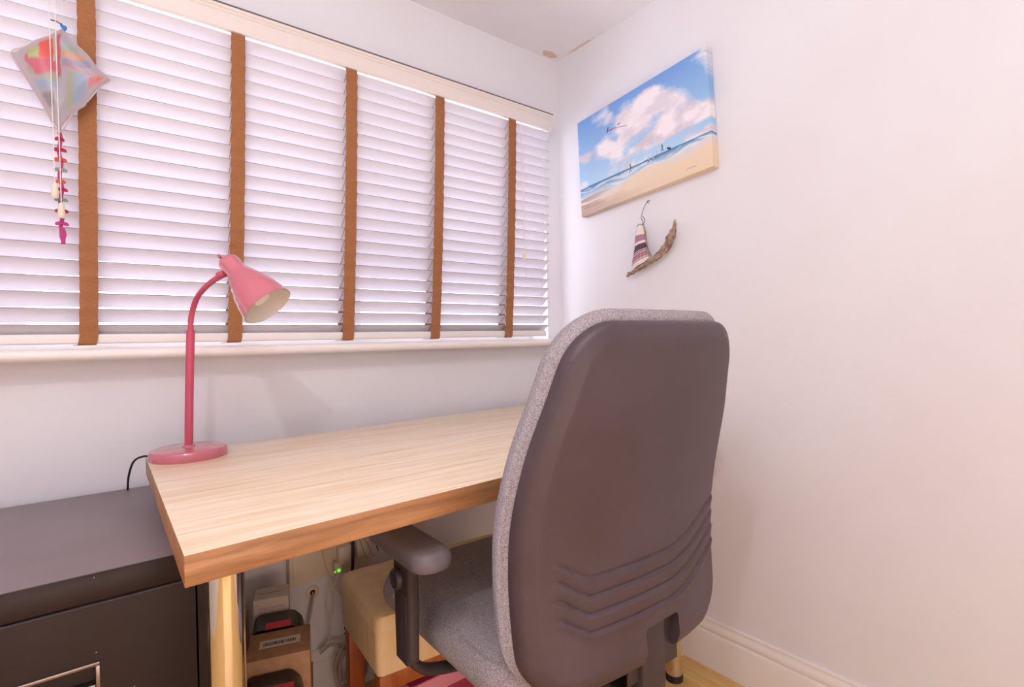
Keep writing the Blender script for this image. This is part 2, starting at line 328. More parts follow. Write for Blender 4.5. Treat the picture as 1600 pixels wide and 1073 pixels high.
def ribbon(bm, pts, wx, th):
    """band of width wx along x that follows the (x,y,z) centre points, thickness th across"""
    n = len(pts); A = []
    for i, p in enumerate(pts):
        p = Vector(p); t = Vector(pts[min(i + 1, n - 1)]) - Vector(pts[max(i - 1, 0)]); nn = Vector((0, t.z, -t.y)).normalized() * th / 2
        A.append([bm.verts.new(p + Vector((sx * wx / 2, 0, 0)) + nn * sn) for sx, sn in ((-1, -1), (1, -1), (1, 1), (-1, 1))])
    for a, b in zip(A, A[1:]):
        for k in range(4): bm.faces.new((a[k], a[(k + 1) % 4], b[(k + 1) % 4], b[k]))
    bm.faces.new(A[0]); bm.faces.new(A[-1][::-1])
for xt, xb, wd in ((-2.36, -2.36, .037), (-2.01, -2.012, .037), (-1.657, -1.669, .036), (-1.320, -1.347, .036), (-.988, -1.020, .037), (-.659, -.700, .037), (-.324, -.366, .037)):
    pts = []; rear = []
    for k in range(89):
        f = k / 88; z = 2.040 - f * (2.040 - 1.188); x = xt + (xb - xt) * f * (.6 + .4 * f)
        wob = .0016 * math.sin(k * 1.9 + xt * 9) * (1 - .3 * f) + .0012 * math.sin(k * .37 + xt)
        pts.append((x + wob * .35, -.0745 + .0016 * math.cos(k / 4 * 2 * math.pi + .4) - .0012 * f, z)); rear.append((x, -.0255, z))
    pts += [(xb - .001, -.0765, 1.176), (xb - .003, -.0765, 1.163), (xb - .004, -.0735, 1.1595), (xb - .010, -.060, 1.159), (xb - .014, -.04, 1.159)]
    bm = bmesh.new(); ribbon(bm, pts, wd, .0012); tp = bo('ladder_tape', bm, M['tape'], 'angle')
    bm = bmesh.new(); ribbon(bm, rear, wd, .0010); bo('ladder_tape', bm, M['tape'], 'angle')
    bm = bmesh.new()
    for i in range(NS):
        t = i / (NS - 1); z = 2.018 - i * (.825 / (NS - 1)) - .0025; x = xt + (xb - xt) * t
        for sx in (-.014, .014): tube(bm, [(x + sx, -.074, z + .018), (x + sx, -.027, z - .018)], .0009, 4)
    o = bo('ladder_rung', bm, M['tape']); o['kind'] = 'stuff'
def cordset(x, y, z0, z1, tz, first=True):
    bm = bmesh.new(); tube(bm, [(x, y, z0), (x + .002, y, z1)], .0011, 6); c = bo('lift_cord', bm, M['cord'], 'angle')
    if tz:
        bm = bmesh.new(); lathe(bm, [(0, .017), (.004, .0165), (.0058, .010), (.0068, -.004), (.0072, -.014), (.0055, -.018), (0, -.019)], 16, None, (x + .002, y, z1 - .012)); 
        bo('cord_tassel', bm, M['tassel'], 'angle', parent=c)
cordset(-1.7240, -.124, 2.045, 1.53, True); cordset(-1.7135, -.124, 2.045, 1.485, True)
cordset(-.290, -.087, 2.043, 1.50, True); cordset(-.283, -.087, 2.043, 1.40, False)

# ------------------------------------------------------------ kite mobile hanging before the blind
kt = thing('toy_kite', 'frosted plastic diamond kite with coloured patches and a bow tail hanging before the blind', 'kite', (-1.705, -.108, 1.659))
kc = Vector((-1.705, -.108, 1.659)); cor = [Vector(c) - kc for c in ((-1.701, -.108, 1.905), (-1.791, -.108, 1.819), (-1.712, -.108, 1.659), (-1.615, -.108, 1.808))]
def kout(u, v, sgn):
    # u,v in [-1,1] -> squircle-ish map of the diamond
    T, Lf, B, Rt = cor; mid = (T + B) * .5; mid = Vector((-.004, 0, .158))
    ad, bd = (u + v) / 2, (v - u) / 2         # u: right-down, v: left-down axes
    # quadrant blend between the four corners
    x, z = (u - v) / 2 * 1.0, (u + v) / 2
    px = (Rt - mid) * max(x, 0) + (Lf - mid) * max(-x, 0); pz = (T - mid) * max(z, 0) + (B - mid) * max(-z, 0)
    p = mid + px + pz
    # wavy right edge
    if x > 0 and z < 0: p += Vector((-.006, 0, .002)) * (math.sin(min(1, 2 * min(x, -z)) * math.pi)) * (abs(x) + abs(z))
    if x > 0 and z > 0: p += Vector((-.003, 0, -.002)) * (math.sin(min(1, 2 * min(x, z)) * math.pi))
    if x < 0 and z > 0: p += Vector((.001, 0, -.001)) * (math.sin(min(1, 2 * min(-x, z)) * math.pi))
    e = max(0, 1 - max(abs(u), abs(v))); puff = .009 * min(1, e * 3)**.5 + .002
    p.y = -sgn * puff + .003 * math.sin(x * 5 + z * 3); return p
def kcol(i, j, U):
    u, v = U; x, z = (u - v) / 2, (u + v) / 2; e = 1 - max(abs(u), abs(v)); n_ = fbm(x, z, 2.5, 2.5, 3) * 14
    X = 459 + (x * 381 if x > 0 else x * 374) + (z * 21 if z > 0 else z * 19); Y = 515 + (x * 115 if x > 0 else x * 105) - (z * 275 if z > 0 else z * 495)
    X += n_; Y += n_; base = np.array([.80, .75, .77]); c = base.copy() * .96
    c = np.array([.74, .72, .76]) if X > 430 else c
    def blob(cx, cy, hx, hy, col, soft=14, k=1.0):
        nonlocal c
        m = min(1, max(0, (hx - abs(X - cx)) / soft + .5)) * min(1, max(0, (hy - abs(Y - cy)) / soft + .5)) * k; c = c * (1 - m) + np.array(col) * m
    def band(x0, y0, x1, y1, hw_, col, soft=12):
        nonlocal c
        dx, dy = x1 - x0, y1 - y0; t = max(0, min(1, ((X - x0) * dx + (Y - y0) * dy) / (dx * dx + dy * dy))); d = math.hypot(X - x0 - t * dx, Y - y0 - t * dy)
        m = min(1, max(0, (hw_ - d) / soft + .5)); c = c * (1 - m) + np.array(col) * m
    blob(340, 780, 70, 60, (.62, .58, .60), 30); blob(330, 660, 110, 40, (.67, .70, .78), 24)
    band(230, 540, 430, 620, 24, (.71, .70, .60)); band(215, 460, 300, 560, 30, (.84, .48, .54)); blob(350, 520, 85, 55, (.86, .42, .50), 26)
    blob(350, 395, 58, 72, (.93, .42, .38)); blob(258, 425, 42, 42, (.74, .77, .55)); blob(416, 400, 11, 95, (.74, .80, .68), 8); blob(452, 450, 18, 165, (.80, .44, .47))
    blob(545, 405, 60, 24, (.65, .73, .68)); band(485, 435, 640, 478, 20, (.88, .66, .50)); blob(590, 510, 105, 30, (.68, .63, .72)); band(495, 528, 760, 608, 6, (.92, .56, .50), 6)
    blob(612, 720, 45, 140, (.66, .71, .80), 16); blob(545, 730, 24, 150, (.72, .72, .62)); blob(712, 650, 36, 42, (.88, .56, .60)); blob(768, 655, 30, 36, (.95, .42, .35))
    band(170, 560, 400, 930, 18, (.88, .66, .68), 20)
    k = min(1, max(0, (e - .05) / .12)); c = base * (1 - k) + c * k
    return [float(min(1, q)) for q in c]
def sheet(sgn):
    return lambda a, b: kout(a * 2 - 1, b * 2 - 1, sgn)
ks = colour_grid('kite_sail', M['kite'], kt, sheet(1), lambda a, b: kcol(a, b, (a * 2 - 1, b * 2 - 1)), 60, 60)
bk = colour_grid('kite_backing', M['kite'], kt, sheet(-.5), lambda a, b: kcol(a, b, (a * 2 - 1, b * 2 - 1)), 40, 40)
mktube('rim', mat('pale_rim', 'cbb6ba', .4), kt, [kout(1, 1, 0), kout(.5, 1, 0), kout(0, 1, 0), kout(-.5, 1, 0), kout(-1, 1, 0), kout(-1, .3, 0), kout(-1, -.3, 0), kout(-1, -1, 0), kout(-.4, -1, 0), kout(.2, -1, 0), kout(.7, -1, 0), kout(1, -1, 0), kout(1, -.5, 0), kout(1, 0, 0), kout(1, .5, 0), kout(1, 1, 0)], .0018, 6, n=4)
mktube('knot', mat('blue_cord', '2f7fc4', .6), kt, [(.004, 0, .240), (.008, -.003, .248), (.003, .002, .252), (.001, 0, .258)], [.003, .0042, .0036, .002], 8)
mktube('loop', M['twine'], kt, [(.002, 0, .254), (-.006, -.002, .258), (-.017, 0, .259)], .0014, 6)
mktube('hanging_thread', M['cord'], kt, [(.002, 0, .256), (.0024, .03, .30), (.003, .0335, .384)], .0006, 5)
bm = bmesh.new(); ribbon(bm, [(-.007 + .002 * math.sin(k * .7), .002 * math.cos(k * .8), -.000 - .262 * k / 40) for k in range(41)], .0078, .0012); obj('tail_ribbon', bm, M['r4'], kt, 'angle')
for z, mm in ((-.016, 'r1'), (-.041, 'r1'), (-.064, 'r2'), (-.088, 'r3'), (-.115, 'r2'), (-.134, 'r1'), (-.158, 'r3'), (-.184, 'r1'), (-.214, 'r4')):
    bm = bmesh.new()
    for sgn in (-1, 1):
        wd = .0125 if z not in (-.016, -.115) else .009
        prof = [(.0, .0032), (.4, .0048), (.8, .0042), (1, .0012), (1, -.001), (.8, -.003), (.4, -.0034), (0, -.0028)]
        prism(bm, [(-.007 + sgn * a * wd, -.004 + .002 * a, z + b - .002 * a) for a, b in prof], (0, .004, 0))
    obj('tail_bow', bm, M[mm], kt, label={'r1': 'crimson bow', 'r2': 'orange bow', 'r3': 'sage grey bow', 'r4': 'pink bow'}[mm])
bm = bmesh.new(); prism(bm, [(-.012, -.004, -.222), (-.0015, -.004, -.225), (.001, -.004, -.240), (-.003, -.004, -.258), (-.008, -.004, -.263), (-.012, -.004, -.245)], (0, .004, 0)); obj('tail_end', bm, M['r4'], kt)

# ------------------------------------------------------------ canvas picture on right wall
cq = [Vector((-.035, -.155, 2.064)), Vector((-.035, -.758, 2.119)), Vector((-.035, -.170, 1.664)), Vector((-.035, -.777, 1.712))]
def canvas_col(u, v):
    sky0 = np.array([.70, .84, .95]); sky1 = np.array([.46, .63, .88])
    hz = .285 + .01 * u
    sh = hz - .120 + .07 * u + .012 * math.sin(u * 14)           # shoreline height
    if v > hz:
        t = min(1, (v - hz) / (1 - hz)); c = sky0 * (1 - t) + sky1 * t
        if u > .8: c = c * (1 - (u - .8)) + np.array([.55, .74, .9]) * (u - .8)
        d = fbm(u, v, 4.5, 4.5, 5, 2.0) + .18
        m1 = math.exp(-(((u - .50) / .26)**2 + ((v - .70 - .05 * math.sin(u * 12)) / .19)**2)) * 1.3
        m2 = math.exp(-(((u - .80) / .34)**2 + ((v - .47 - .12 * (u - .7)) / .10)**2)) * 1.5
        m3 = math.exp(-(((u - .05) / .09)**2 + ((v - .60) / .07)**2)); m4 = math.exp(-(((u - .22) / .10)**2 + ((v - .86) / .07)**2)) * .8
        m5 = math.exp(-(((u - .28) / .16)**2 + ((v - .60) / .09)**2)) * 1.0
        m6 = math.exp(-((v - hz) / .10)**2) * .55 * (.4 + u)
        k = max(0, min(1, (max(m1, m2, m3, m4, m5, m6) + d * .85 - .36) * 2.2))
        shade = max(0, min(1, .5 + 1.6 * fbm(u + .03, v - .06, 5, 6, 4, 9.0)))
        cl = np.array([.96, .93, .95]) * (1 - .45 * shade * (1 if m2 > m1 or m5 > m1 else .6)) + np.array([.66, .64, .74]) * .45 * shade * (1 if m2 > m1 or m5 > m1 else .6)
        c = c * (1 - k) + cl * k
    elif v > sh:
        t = (hz - v) / max(.01, hz - sh); c = np.array([.36, .56, .74]) * (1 - t) + np.array([.80, .86, .90]) * t
        f = fbm(u, v + .02 * math.sin(u * 20), 4, 34, 3, 4.0)
        if t > .18 and f > .0: c = c * .35 + np.array([.95, .95, .97]) * .65
        if v > hz - .012: c = np.array([.30, .48, .68])
    else:
        t = min(1, (sh - v) / .22); c = np.array([.92, .85, .78]) * (1 - t) + np.array([.90, .82, .73]) * t
        k = min(1, max(0, (u - .3) / .5)) * .5; c = c * (1 - k) + np.array([.94, .83, .69]) * k
        f = fbm(u, v, 3, 16, 3, 6.0)
        k = min(1, max(0, (.05 + .03 * math.sin(u * 9) - (sh - v)) / .03)) * .6; c = c * (1 - k) + np.array([.86, .86, .90]) * k
        k = max(0, 1 - u / .42) * min(1, max(0, f * 3)) * .6; c = c * (1 - k) + np.array([.55, .44, .44]) * k
        k = max(0, 1 - u * 1.8) * min(1, max(0, (.09 - v) / .04)) * .45; c = c * (1 - k) + np.array([.55, .42, .40]) * k
    # little figures and the red kite
    def seg(x0, y0, x1, y1, wd, col):
        nonlocal c
        dx, dy = x1 - x0, y1 - y0; t = max(0, min(1, ((u - x0) * dx + (v - y0) * dy) / (dx * dx + dy * dy + 1e-9)))
        if math.hypot((u - x0 - t * dx) * 1.5, v - y0 - t * dy) < wd: c = np.array(col)
    for fx, fy in ((.44, .24), (.58, .25), (.61, .24), (.64, .26), (.68, .30)):
        hgt = .075 if fx < .5 else .065
        seg(fx, fy + hgt, fx + .002, fy + hgt * .55, .006, [.28, .30, .42] if fx in (.44, .68) else [.78, .72, .74]); seg(fx, fy + hgt * .5, fx - .008, fy, .0035, [.42, .38, .46]); seg(fx, fy + hgt * .5, fx + .009, fy + .004, .0035, [.45, .4, .48])
    seg(.72, .31, .735, .30, .010, [.22, .22, .34])
    seg(.265, .735, .275, .775, .008, [.42, .26, .52]); seg(.275, .745, .33, .74, .006, [.66, .36, .52]); seg(.33, .74, .43, .70, .0035, [.72, .5, .6]); seg(.36, .755, .37, .76, .006, [.5, .3, .6])
    for q in range(5): seg(.84 + q * .012, .055 + .006 * (q % 2), .85 + q * .012, .061 - .006 * (q % 2), .0028, [.72, .58, .50])
    return [float(min(1, max(0, x))) for x in c]
cv = thing('canvas_picture', 'seaside painting on a deep unframed canvas hung slightly tilted on the right wall', 'picture', (-.0, -.46, 1.69))
def cpos(u, v):
    p = (cq[2] * (1 - u) + cq[3] * u) * (1 - v) + (cq[0] * (1 - u) + cq[1] * u) * v; return p - Vector((0, -.46, 1.69))
colour_grid('painted_canvas', M['paint'], cv, cpos, canvas_col, 330, 210, thick=(.033, 0, 0), smooth=False)

# ------------------------------------------------------------ driftwood sailing boat on the wall
dw = thing('driftwood_boat', 'small driftwood boat with a striped cloth sail hanging under the painting', 'ornament', (-.03, -.49, 1.40))
D0 = Vector((-.03, -.49, 1.40))
def dp(y, z, x=-.03): return Vector((x, y, z)) - D0
ad = [dp(-.400, 1.389), dp(-.418, 1.396), dp(-.452, 1.408), dp(-.492, 1.424), dp(-.535, 1.440), dp(-.574, 1.464), dp(-.602, 1.500), dp(-.616, 1.535), dp(-.622, 1.566)]
bm = bmesh.new(); pts = catmull(ad, 8); tube(bm, pts, [.005, .009, .010, .011, .012, .016, .017, .011, .002], 12, flat=.75)
for v in bm.verts:
    n_ = noise.noise(v.co * 70) * .006 - abs(noise.noise(Vector((v.co.x * 260, (v.co.y + v.co.z) * 30, (v.co.y - v.co.z) * 200)))) * .006; v.co += Vector((-abs(n_) * .8, n_, n_))
obj('hull', bm, M['drift'], dw, True)
for k, (o1, o2) in enumerate((((.004, .006), (.002, .010)), ((-.006, -.004), (-.008, -.006)), ((.010, .002), (.008, -.004)))):
    pp = [ad[2] + Vector((-.004, 0, .003 + k * .001)), ad[4] + Vector((-.006, o1[0], o1[1])), ad[5] + Vector((-.006, o2[0], o2[1])), ad[6] + Vector((-.007, o1[0], 0)), ad[7] + Vector((-.004, 0, .002))]
    mktube('splinter', M['driftlight'], dw, pp, [.001, .0035, .004, .004, .001], 7)
mktube('mast', M['drift'], dw, [dp(-.484, 1.575), dp(-.492, 1.545), dp(-.497, 1.50), dp(-.512, 1.458), dp(-.527, 1.437)], [.0022, .003, .003, .0026, .002], 7)
def scol(u, v):
    for a, b, c in ((.80, .97, None), (.60, .78, [.72, .56, .62]), (.38, .54, [.38, .28, .36]), (.33, .36, [.42, .32, .42]), (.16, .31, [.74, .52, .56]), (.11, .14, [.78, .58, .62])):
        if c and a < v < b: return [q * (.92 + .1 * math.sin(u * 40)) for q in c]
    return [.93, .88, .87]
def spos(u, v):
    a = dp(-.424, 1.405).lerp(dp(-.507, 1.437), u); b = dp(-.451, 1.570).lerp(dp(-.482, 1.566), u)
    p = a.lerp(b, v); p.x += -.012 * math.sin(u * math.pi) - .002 * math.sin(v * 9); return p
colour_grid('sail', M['stripe'], dw, spos, scol, 12, 60, thick=(.0025, 0, 0))
mktube('hanging_wire', M['twine'], dw, [dp(-.492, 1.662, -.012), dp(-.484, 1.645, -.02), dp(-.481, 1.62, -.03), dp(-.474, 1.60), dp(-.482, 1.585), dp(-.478, 1.572)], .0013, 6)
mktube('hanging_wire', M['twine'], dw, [dp(-.481, 1.605), dp(-.490, 1.592), dp(-.488, 1.580), dp(-.479, 1.573), dp(-.466, 1.578), dp(-.453, 1.570), dp(-.452, 1.560)], .0012, 6)
nl = thing('wall_hook', 'small dark hook in the wall holding the driftwood boat', 'hook', (0, -.494, 1.66))
mktube('shank', M['twine'], nl, [(.0, 0, .004), (-.010, 0, .004), (-.014, 0, .001), (-.014, 0, -.004), (-.010, 0, -.006)], .0015, 6)

# ------------------------------------------------------------ desk
ZD, TH = .876, .043
dk = thing('desk', 'pale oak desk with a thick worktop on round chrome legs under the window', 'desk', (-.8, -.5, 0))
A, B_, Cc, Dd = (-1.563, -.917), (-.157, -.8475), (-.153, -.022), (-1.565, -.128)
bm = bmesh.new(); prism(bm, [(x + .8, y + .5, ZD - TH) for x, y in (A, B_, Cc, Dd)], (0, 0, TH))
bmesh.ops.bevel(bm, geom=list(bm.edges), offset=.0016, segments=2, profile=.5, affect='EDGES')
bmesh.ops.recalc_face_normals(bm, faces=bm.faces)
top = obj('worktop', bm, M['wood'], dk, 'angle'); top.data.materials.append(M['endwood'])
for f in top.data.polygons:
    if abs(f.normal.z) < .6: f.material_index = 1
for x, y in ((-1.5005, -.815), (-.158, -.672), (-1.40, -.19), (-.19, -.10)):
    lg = mklathe('leg', M['chrome'], dk, [(0, ZD - TH), (.052, ZD - TH), (.052, ZD - TH - .004), (.0265, ZD - TH - .006), (.0265, .05), (.0265, .022)], 40, None, (x + .8, y + .5, 0))
    bm = bmesh.new(); lathe(bm, [(0, .022), (.0275, .022), (.0285, .015), (.0285, .0), (0, 0)], 32, None, (x + .8, y + .5, 0)); obj('foot', bm, M['rubber'], lg, 'angle', label='black rubber foot')

# ------------------------------------------------------------ filing cabinet
fc = thing('filing_cabinet', 'dark brown metal filing cabinet left of the desk, dusty specks on top', 'filing cabinet', (-1.73, -.31, 0))
FX0, FX1 = -1.962, -1.497
def fo(name, m, *a, bev=.0015, parent=None, label=None):
    a = list(a); a[0] += 1.73; a[1] += 1.73; a[2] += .31; a[3] += .31; return mkbox(name, m, parent or fc, *a, bev=bev, label=label)
bm = bmesh.new()
for a in ((FX0, FX1, -.598, -.012, .02, .06), (FX0, FX0 + .018, -.612, -.012, .06, .732), (FX1 - .018, FX1, -.612, -.012, .06, .732), (FX0 + .018, FX1 - .018, -.028, -.012, .06, .73), (FX0 + .018, FX1 - .018, -.58, -.57, .06, .73)):
    a = list(a); a[0] += 1.73; a[1] += 1.73; a[2] += .31; a[3] += .31; box(bm, *a)
obj('carcass', bm, M['cabtop'], fc)
fo('top_panel', M['cabtop'], FX0, FX1, -.615, -.012, .731, .780, bev=.004)
fo('plinth', M['blackgloss'], FX0 + .01, FX1 - .01, -.59, -.02, 0, .02)
for z0, z1 in ((.410, .7265), (.068, .402)):
    x0, x1 = FX0 + .0215, FX1 - .0215; hx0, hx1 = -1.806, -1.662; hz1 = z1 - .100; hz0 = hz1 - .048
    bm = bmesh.new()
    for a in ((x0, x1, -.6135, -.594, hz1, z1), (x0, x1, -.6135, -.594, z0, hz0), (x0, hx0, -.6135, -.594, hz0, hz1), (hx1, x1, -.6135, -.594, hz0, hz1), (hx0, hx1, -.597, -.594, hz0, hz1)):
        a = list(a); a[0] += 1.73; a[1] += 1.73; a[2] += .31; a[3] += .31; box(bm, *a)
    bmesh.ops.remove_doubles(bm, verts=bm.verts, dist=1e-5)
    dr = obj('drawer', bm, M['cabtop'], fc)
    bm = bmesh.new(); e = .006
    for a in ((hx0 - e, hx1 + e, hz1, hz1 + e), (hx0 - e, hx1 + e, hz0 - e, hz0), (hx0 - e, hx0, hz0, hz1), (hx1, hx1 + e, hz0, hz1)): box(bm, a[0] + 1.73, a[1] + 1.73, -.6165 + .31, -.604 + .31, a[2], a[3], bev=.001)
    h = obj('handle', bm, M['steel'], dr, 'angle', label='recessed pull with bright rim')
    bm = bmesh.new(); box(bm, hx0 + 1.73, hx1 + 1.73, -.612 + .31, -.599 + .31, hz0, hz0 + .016, bev=.002); obj('handle', bm, M['steel'], dr, 'angle')

# ------------------------------------------------------------ desk lamp
lx, ly = -1.480, -.203; Z0 = ZD
lp = thing('desk_lamp', 'pink metal desk lamp with bent neck and bell shade on the desk corner', 'lamp', (lx, ly, Z0))
mklathe('base', M['pink'], lp, [(0, .0), (.083, .0), (.0845, .003), (.0845, .017), (.081, .0225), (.074, .0245), (.02, .0262), (0, .0265)], 64)
mklathe('base_pad', M['rubber'], lp, [(0, 0), (.0825, 0), (.0825, .0012), (0, .0012)], 48)
hN = Vector((.338, -.941, 0)).normalized()
mktube('pole', M['pinkdark'], lp, [(0, 0, .024), (.004, -.002, .16), (.010, -.004, .315)], .0095, 20)
mklathe('pole_collar', M['pink'], lp, [(0, .025), (.015, .025), (.014, .029), (.0095, .031)], 20)
neck = [Vector((.010, -.004, .308)), Vector((.0105, -.005, .335)), Vector((.014, -.014, .362)), Vector((.021, -.040, .392)), Vector((.033, -.080, .414)), Vector((.046, -.122, .428)), Vector((.060, -.160, .438))]
mktube('neck', M['pinkdark'], lp, neck, .0066, 14)
hp = Vector((.065, -.163, .475)); ax = Vector((.480, -.462, -.746)).normalized(); L = .152
out = [(0, 0), (.010, .0005), (.0180, .003), (.0222, .0085), (.0232, .016), (.0230, .040), (.0248, .047), (.030, .058), (.0375, .074), (.0445, .092), (.0505, .112), (.0548, .132), (.0575, L - .001), (.0580, L)]
inn = [(.0570, L), (.0565, L - .002), (.0538, .132), (.0495, .112), (.0435, .092), (.0365, .074), (.029, .060), (.019, .050), (0, .049)]
sh = mklathe('lamp_shade', M['pink'], lp, out, 56, ax, hp)
mklathe('shade_lining', M['shadein'], sh, inn, 56, ax, hp)
mklathe('bulb', M['bulb'], lp, [(.013, .049), (.013, .066), (.017, .076), (.0265, .090), (.030, .104), (.0275, .120), (.018, .131), (0, .134)], 32, ax, hp)
side = Vector((.2, .5, .1)); side = (side - ax * side.dot(ax)).normalized()
mklathe('switch', M['pinkdark'], lp, [(0, -.0065), (.0028, -.0065), (.0036, -.004), (.0036, .002), (0, .002)], 14, ax, hp + Vector((-.012, -.006, .002)))
mktube('neck_joint', M['pinkdark'], lp, [Vector((.052, -.150, .436)), Vector((.064, -.166, .442))], .0085, 14)
mktube('power_cord', M['rubber'], lp, [Vector(p) + Vector((-1.57, -.16, .80)) - Vector((lx, ly, Z0)) for p in [(-1.554 + 1.57, -.178 + .16, .084), (-1.572 + 1.57, -.150 + .16, .082), (-1.588 + 1.57, -.110 + .16, .066), (-1.597 + 1.57, -.07 + .16, .03), (-1.600 + 1.57, -.035 + .16, -.012), (-1.600 + 1.57, -.006 + .16, -.1)]], .0026, 8, label='thin dark power cord')

# ------------------------------------------------------------ office chair
ch = thing('office_chair', 'grey fabric office chair with a ribbed charcoal plastic back facing the desk', 'chair', (-.840, -1.129, 0), -math.radians(1.05))
def qb(z):
    zs = [.50, .54, .60, .70, .78, .86, .93, 1.0, 1.08, 1.17, 1.21]; q = [.010, .012, .018, .024, .023, .012, -.004, -.022, -.040, -.060, -.070]
    return float(np.interp(z, zs, q)) if False else hermite(z, zs, q)
def hermite(z, xs, ys):
    z = min(max(z, xs[0]), xs[-1]); i = max(0, min(len(xs) - 2, int(np.searchsorted(xs, z)) - 1))
    def m(k): return 0 if k <= 0 and False else ((ys[min(k + 1, len(xs) - 1)] - ys[max(k - 1, 0)]) / (xs[min(k + 1, len(xs) - 1)] - xs[max(k - 1, 0)]))
    h = xs[i + 1] - xs[i]; t = (z - xs[i]) / h
    return (2*t**3 - 3*t*t + 1) * ys[i] + (t**3 - 2*t*t + t) * h * m(i) + (-2*t**3 + 3*t*t) * ys[i + 1] + (t**3 - t*t) * h * m(i + 1)
WZ = [.50, .56, .62, .70, .77, .83, .90, .98, 1.07, 1.13, 1.2]; WW = [.256, .266, .274, .278, .279, .279, .274, .263, .240, .227, .218]
def back_shape(extra, zb, zt, rt_, rb_):
    def W(z): return hermite(z, WZ, WW) + extra
    def w(z):
        if z > zt - rt_: dz = z - (zt - rt_); return W(z) - rt_ + math.sqrt(max(0, rt_ * rt_ - dz * dz))
        if z < zb + rb_: dz = (zb + rb_) - z; return W(z) - rb_ + math.sqrt(max(0, rb_ * rb_ - dz * dz))
        return W(z)
    def d(s, z):
        r = rt_ if z > (zt + zb) / 2 else rb_; dx = W(z) - abs(s); dz = min(zt - z, z - zb)
        if dx < r and dz < r: return max(0, r - math.hypot(r - dx, r - dz))
        return max(0, min(dx, dz))
    return w, d
def rows(zb, zt, r, dense=None):
    out = [zb + r * (1 - math.cos(a)) for a in np.linspace(0, math.pi / 2, 14)]; z = zb + r
    while z < zt - r - .004:
        z += .0022 if dense and dense[0] < z < dense[1] else .011; out.append(min(z, zt - r))
    out += [zt - r + r * math.sin(a) for a in np.linspace(0, math.pi / 2, 14)[1:]]; return out
def closed_sheet(name, m, parent, zs, w, front, back, nu=72, label=None):
    V = []; F = []; us = [math.sin(a) for a in np.linspace(-math.pi / 2, math.pi / 2, nu + 1)]; W_ = nu + 1; n = len(zs)
    us = [.55 * u + .45 * (2 * k / nu - 1) for k, u in enumerate(us)]
    for fn in (back, front):
        for z in zs:
            for u in us: s = u * max(w(z), .0005); V.append((s, fn(s, z), z))
    for k in range(2):
        o_ = k * W_ * n
        for j in range(n - 1):
            for i in range(nu):
                f = (o_ + j*W_ + i, o_ + j*W_ + i + 1, o_ + (j + 1)*W_ + i + 1, o_ + (j + 1)*W_ + i); F.append(f if k == 0 else f[::-1])
    rim = [i for i in range(W_)] + [j*W_ + nu for j in range(1, n)] + [(n - 1)*W_ + i for i in range(nu - 1, -1, -1)] + [j*W_ for j in range(n - 2, 0, -1)]; o_ = W_ * n
    for k in range(len(rim)):
        a, b = rim[k], rim[(k + 1) % len(rim)]; F.append((b, a, a + o_, b + o_))
    me = bpy.data.meshes.new(name); me.from_pydata(V, [], F); me.update(); me.validate()
    me.polygons.foreach_set('use_smooth', [True] * len(me.polygons)); me.materials.append(m)
    o = bpy.data.objects.new(name, me); C.objects.link(o); o.parent = parent
    return o
KC = .48
# plastic back shell with four stepped ribs and a cut-out for the support bar
ZB, ZTP = .535, 1.177
w1, d1 = back_shape(0, ZB, ZTP, .078, .085)
def rib(s, z):
    a = abs(s); k = max(0, a - .150); arm = (.62 * k if k < .055 else .62 * .055 + .30 * (k - .055)) if s < 0 else .9 * max(0, a - .06)**1.6
    fade = max(0, min(1, ((.222 if s < 0 else .262) - a) / .02)); out = 0
    for zi in (.733, .702, .671, .640):
        t = (zi + arm) - z
        if 0 <= t < .031:
            fall = 1 - t / .031 if zi != .640 else max(0, 1 - t / .02)
            out = max(out, fall)
            if t < .0045: out = t / .0045
    groove = 0
    for zi in (.733, .702, .671, .640):
        t = abs((zi + arm) + .002 - z)
        if t < .004: groove = max(groove, 1 - t / .004)
    return (.0048 * out - .0022 * groove) * fade
def shell_back(s, z):
    d = d1(s, z); q = qb(z) + KC * s * s
    if d < .030: q += .013 * ((.030 - d) / .030)
    if d < .010: q += .012 * (1 - math.sqrt(max(0, 1 - ((.010 - d) / .010)**2)))
    return q - rib(s, z)
def shell_front(s, z): return qb(z) + KC * s * s + .034 if d1(s, z) < .012 else qb(z) + KC * s * s + .030
sh_ = closed_sheet('back_shell', M['shell'], ch, rows(ZB, ZTP, .08, (.625, .80)), w1, shell_front, shell_back, 120)
cut = bmesh.new(); box(cut, -.022, .080, -.3, .3, .40, .608, bev=.009, seg=4); cm = bpy.data.meshes.new('cutter'); cut.to_mesh(cm); cut.free()
co = bpy.data.objects.new('cutter', cm); C.objects.link(co); co.parent = ch
md = sh_.modifiers.new('notch', 'BOOLEAN'); md.object = co; md.operation = 'DIFFERENCE'; md.solver = 'EXACT'
bpy.context.view_layer.update(); dg = bpy.context.evaluated_depsgraph_get(); nm = bpy.data.meshes.new_from_object(sh_.evaluated_get(dg)); sh_.modifiers.clear(); sh_.data = nm
nm.set_sharp_from_angle(angle=math.radians(42)); bpy.data.objects.remove(co)
# cushion in front of the shell
w2, d2 = back_shape(.010, ZB - .004, ZTP + .021, .095, .10)
def cush(sgn):
    def f(s, z):
        d = d2(s, z); R_ = .040; k = math.sqrt(max(0, 1 - ((R_ - d) / R_)**2)) if d < R_ else 1
        mid = qb(z) + KC * s * s + .052
        return mid + (.042 * k if sgn > 0 else -.024 * k)
    return f
closed_sheet('back_cushion', M['fabric'], ch, rows(ZB - .004, ZTP + .021, .095), w2, cush(1), cush(-1), 72)
